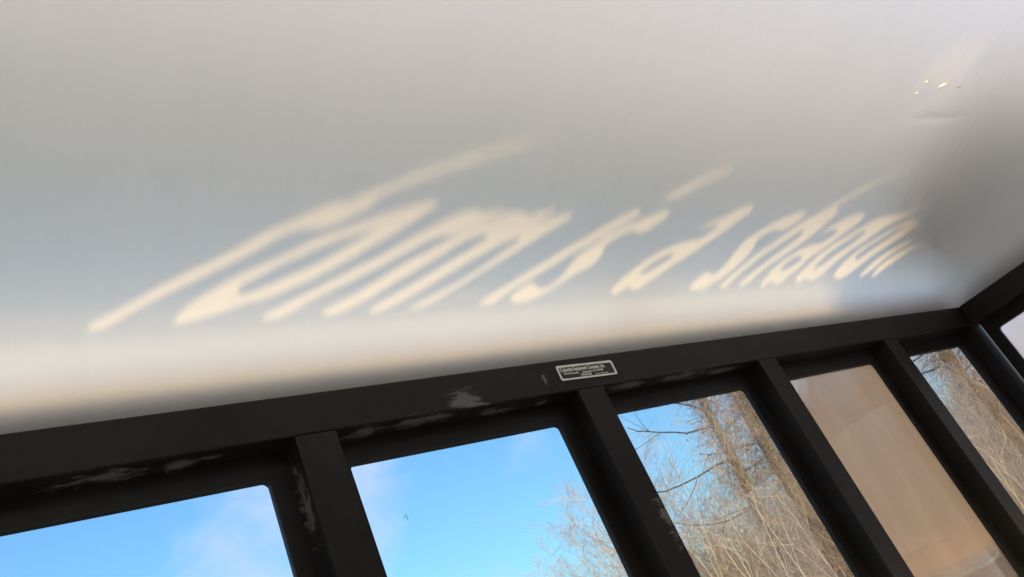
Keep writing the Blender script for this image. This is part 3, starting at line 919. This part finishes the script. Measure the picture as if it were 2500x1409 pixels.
# pale saplings of the thicket: single countable stems
spots = []
rng = np.random.default_rng(77)
SAP = [(45.6, 8.6, 2.9, .00), (46.8, 8.0, 2.7, .02), (47.6, 9.2, 3.2, -.03), (48.7, 7.8, 2.5, -.05), (49.6, 8.8, 2.9, -.06), (50.6, 9.4, 3.0, .03),
       (51.5, 8.0, 2.6, -.12), (52.4, 8.9, 2.7, -.16), (53.3, 8.4, 2.5, -.20), (54.4, 9.3, 2.8, -.10), (55.4, 8.7, 2.7, -.15),
       (63.2, 8.8, 2.3, .02), (64.2, 9.4, 2.6, -.10), (65.0, 8.6, 2.2, -.05), (66.0, 9.1, 2.5, .06), (67.0, 8.8, 2.2, -.08),
       (42.8, 10.5, 3.0, .04), (41.0, 11.0, 3.0, .00), (39.0, 10.8, 2.6, .05)]
ORD = ['first', 'second', 'third', 'fourth', 'fifth', 'sixth', 'seventh', 'eighth', 'ninth', 'tenth', 'eleventh']
seen = {}
for i, (az, dist, h, lean) in enumerate(sorted(SAP)):
    r2 = np.random.default_rng(100 + i)
    base = at(az, dist, GZ)
    side = np.array([math.cos(math.radians(az)), -math.sin(math.radians(az)), 0])
    win = 'second full window' if az < 44.5 else ('third full window' if az < 58 else 'last window before the corner')
    seen[win] = seen.get(win, -1) + 1
    root = tree_root('sapling', base, 'thin pale bare sapling, ' + ORD[seen[win]] + ' from the left in the ' + win, 'sapling', 'pale saplings in the thicket, ' + win)
    o = {}
    grow(r2, o, base, unit(np.array([0, 0, 1.]) + side * lean), h, .009, 2, 10, .07, .04, (6, 9), .38, .6, .3, .25)
    tpart('stem', o.pop(2), M_PALE, root, 5)
    tpart('twigs', sum(o.values(), []), M_PALE, root)['kind'] = 'stuff'

# the mass of brush nobody could count
def brush(name, seed, n, az0, az1, d0, d1, h_of, m, label, r0=.006, depth=2, kids=(4, 6)):
    rng = np.random.default_rng(seed)
    o = {}
    for k in range(n):
        az = rng.uniform(az0, az1); dist = rng.uniform(d0, d1)
        h = h_of(az) * dist / 10 * rng.uniform(.55, 1.05) + 1.7
        h = max(h, .8)
        d = unit(np.array([rng.normal(0, .22), rng.normal(0, .22), 1.0]))
        grow(rng, o, at(az, dist, GZ), d, h, r0 * rng.uniform(.7, 1.3), depth, 7, .12, .03, kids, .40, .75, .3, .15)
    ob = link(name, tube_mesh(name, sum(o.values(), [])), m)
    tag(ob, label, 'thicket', None, 'stuff')
    return ob
def top(az):   # height above eye level at 10 m, from the outline of the thicket
    return float(np.interp(az, [30, 36, 42, 46, 50, 54, 58, 62, 66, 70, 76], [.2, .4, .8, 1.3, 1.35, 1.3, 1.3, 1.5, 1.5, 1.0, .4]))
brush('thicket', 5, 620, 44, 72, 9.5, 16, top, M_BRUSH, 'dense dry brown thicket behind the shelter')
brush('far_thicket', 6, 900, 28, 80, 17, 27, lambda a: top(a) * .95, M_BRUSH, 'far bare woodland edge beyond the thicket', .026, 2, (4, 6))

# ------------------------------------------------------------------ the parked car behind the hazy window
def car():
    root = empty('parked_car', (7.6, 4.0, GZ))
    tag(root, 'blue grey parked car whose roof shows through the hazy beige window', 'car')
    paint = mottled('blue_grey_car_paint', (.05, .07, .085), (.056, .077, .093), 1.0, .45, 0, 'Object', .5)
    glass = mottled('dark_car_glass', (.012, .015, .018), (.016, .02, .022), 2.0, .08, 0, 'Object', .6)
    rubber = mottled('tyre_rubber', (.012, .012, .012), (.02, .02, .02), 20, .85)
    alloy = mottled('wheel_alloy', (.35, .35, .36), (.42, .42, .43), 10, .3)
    lampm = mottled('lamp_lens', (.6, .6, .6), (.7, .7, .7), 10, .1)
    red = mottled('red_lens', (.3, .01, .01), (.36, .015, .015), 10, .15)
    def cp(name, me, m):
        return link(name, me, m, root)
    def loft(name, secs, m, inset=0.0):
        # secs: (x, half width at bottom, half width at top, z bottom, z top)
        vs, fs = [], []
        for x, wb, wt, zb, zt in secs:
            vs += [(x, -wb, zb), (x, -wb * 1.0, zb + (zt - zb) * .5), (x, -wt, zt), (x, -wt * .55, zt + .03 * (zt > 1.2)), (x, wt * .55, zt + .03 * (zt > 1.2)), (x, wt, zt), (x, wb, zb + (zt - zb) * .5), (x, wb, zb)]
        for i in range(len(secs) - 1):
            for k in range(8):
                a, b2 = i * 8 + k, i * 8 + (k + 1) % 8
                fs.append((a, b2, b2 + 8, a + 8))
        fs.append(tuple(range(8))); fs.append(tuple(reversed(range((len(secs) - 1) * 8, len(secs) * 8))))
        me = mesh_of(name, vs, fs)
        bm = bmesh.new(); bm.from_mesh(me); bmesh.ops.recalc_face_normals(bm, faces=list(bm.faces))
        bmesh.ops.bevel(bm, geom=list(bm.edges), offset=.025, segments=2, affect='EDGES', clamp_overlap=True)
        bm.to_mesh(me); bm.free()
        me.polygons.foreach_set('use_smooth', [True] * len(me.polygons))
        return cp(name, me, m)
    loft('body', [(-2.2, .72, .68, .30, .62), (-2.05, .84, .78, .22, .76), (-1.1, .88, .82, .2, .92), (0, .89, .84, .2, .95), (1.4, .88, .82, .2, .98), (2.05, .84, .76, .25, .96), (2.2, .74, .68, .35, .85)], paint)
    loft('cabin_glass', [(-1.15, .76, .74, .86, .93), (-.45, .77, .60, .9, 1.43), (.9, .77, .60, .9, 1.45), (1.85, .74, .70, .9, .98)], glass)
    loft('roof_panel', [(-.55, .63, .60, 1.39, 1.44), (-.2, .64, .62, 1.41, 1.485), (.6, .64, .62, 1.41, 1.49), (1.05, .62, .58, 1.38, 1.45)], paint)
    for x in (-1.35, 1.4):
        for s in (-1, 1):
            w = link('wheel', tube_mesh('wheel', [((x, s * .70, .33), (x, s * .88, .33), .33, .33), ((x, s * .88, .33), (x, s * .89, .33), .33, .22)], 20), rubber, root)
            link('rim', tube_mesh('rim', [((x, s * .878, .33), (x, s * .886, .33), .22, .18), ((x, s * .886, .33), (x, s * .889, .33), .18, .01)], 20), alloy, w)
    for s in (-1, 1):
        cp('headlight', box_mesh('headlight', -2.19, -2.08, s * .6 - .13, s * .6 + .13, .60, .70, .02), lampm)
        cp('tail_light', box_mesh('tail_light', 2.10, 2.20, s * .62 - .1, s * .62 + .1, .72, .86, .02), red)
        cp('door_mirror', box_mesh('door_mirror', -.75, -.6, s * .97 - .09, s * .97 + .09, .95, 1.07, .03), paint)
    for dx in (-.35, .65):
        for s in (-1, 1):
            cp('door_handle', box_mesh('door_handle', dx + .3, dx + .46, s * .905 - .012, s * .905 + .012, .80, .83, .006), paint)
    return root
car()

# ------------------------------------------------------------------ a pole added out of view; its soft shadow dims the end of the words
far = Vector((2.42, .85, CAM_Z + .68)) - sun_dir * (34.0 / sun_dir.y)
pr = empty('shadow_pole', (far.x, far.y, -.13))
tag(pr, 'tall wooden pole out of view, added to shade the last letters', 'pole')
def pp(name, segs, sides=12):
    o = link(name, tube_mesh(name, segs, sides), M_BARK, pr)
    return o
pp('pole_shaft', [((0, 0, -.3), (0, 0, 13.0), .21, .15), ((0, 0, 13.0), (0, 0, 13.03), .15, .02)])
pp('cross_arm', [((-1.2, .17, 12.2), (1.2, .17, 12.2), .06, .06)], 4)
for ix in (-1.0, -.45, .45, 1.0):
    pp('insulator', [((ix, .17, 12.25), (ix, .17, 12.34), .03, .05), ((ix, .17, 12.34), (ix, .17, 12.42), .05, .02)], 8)
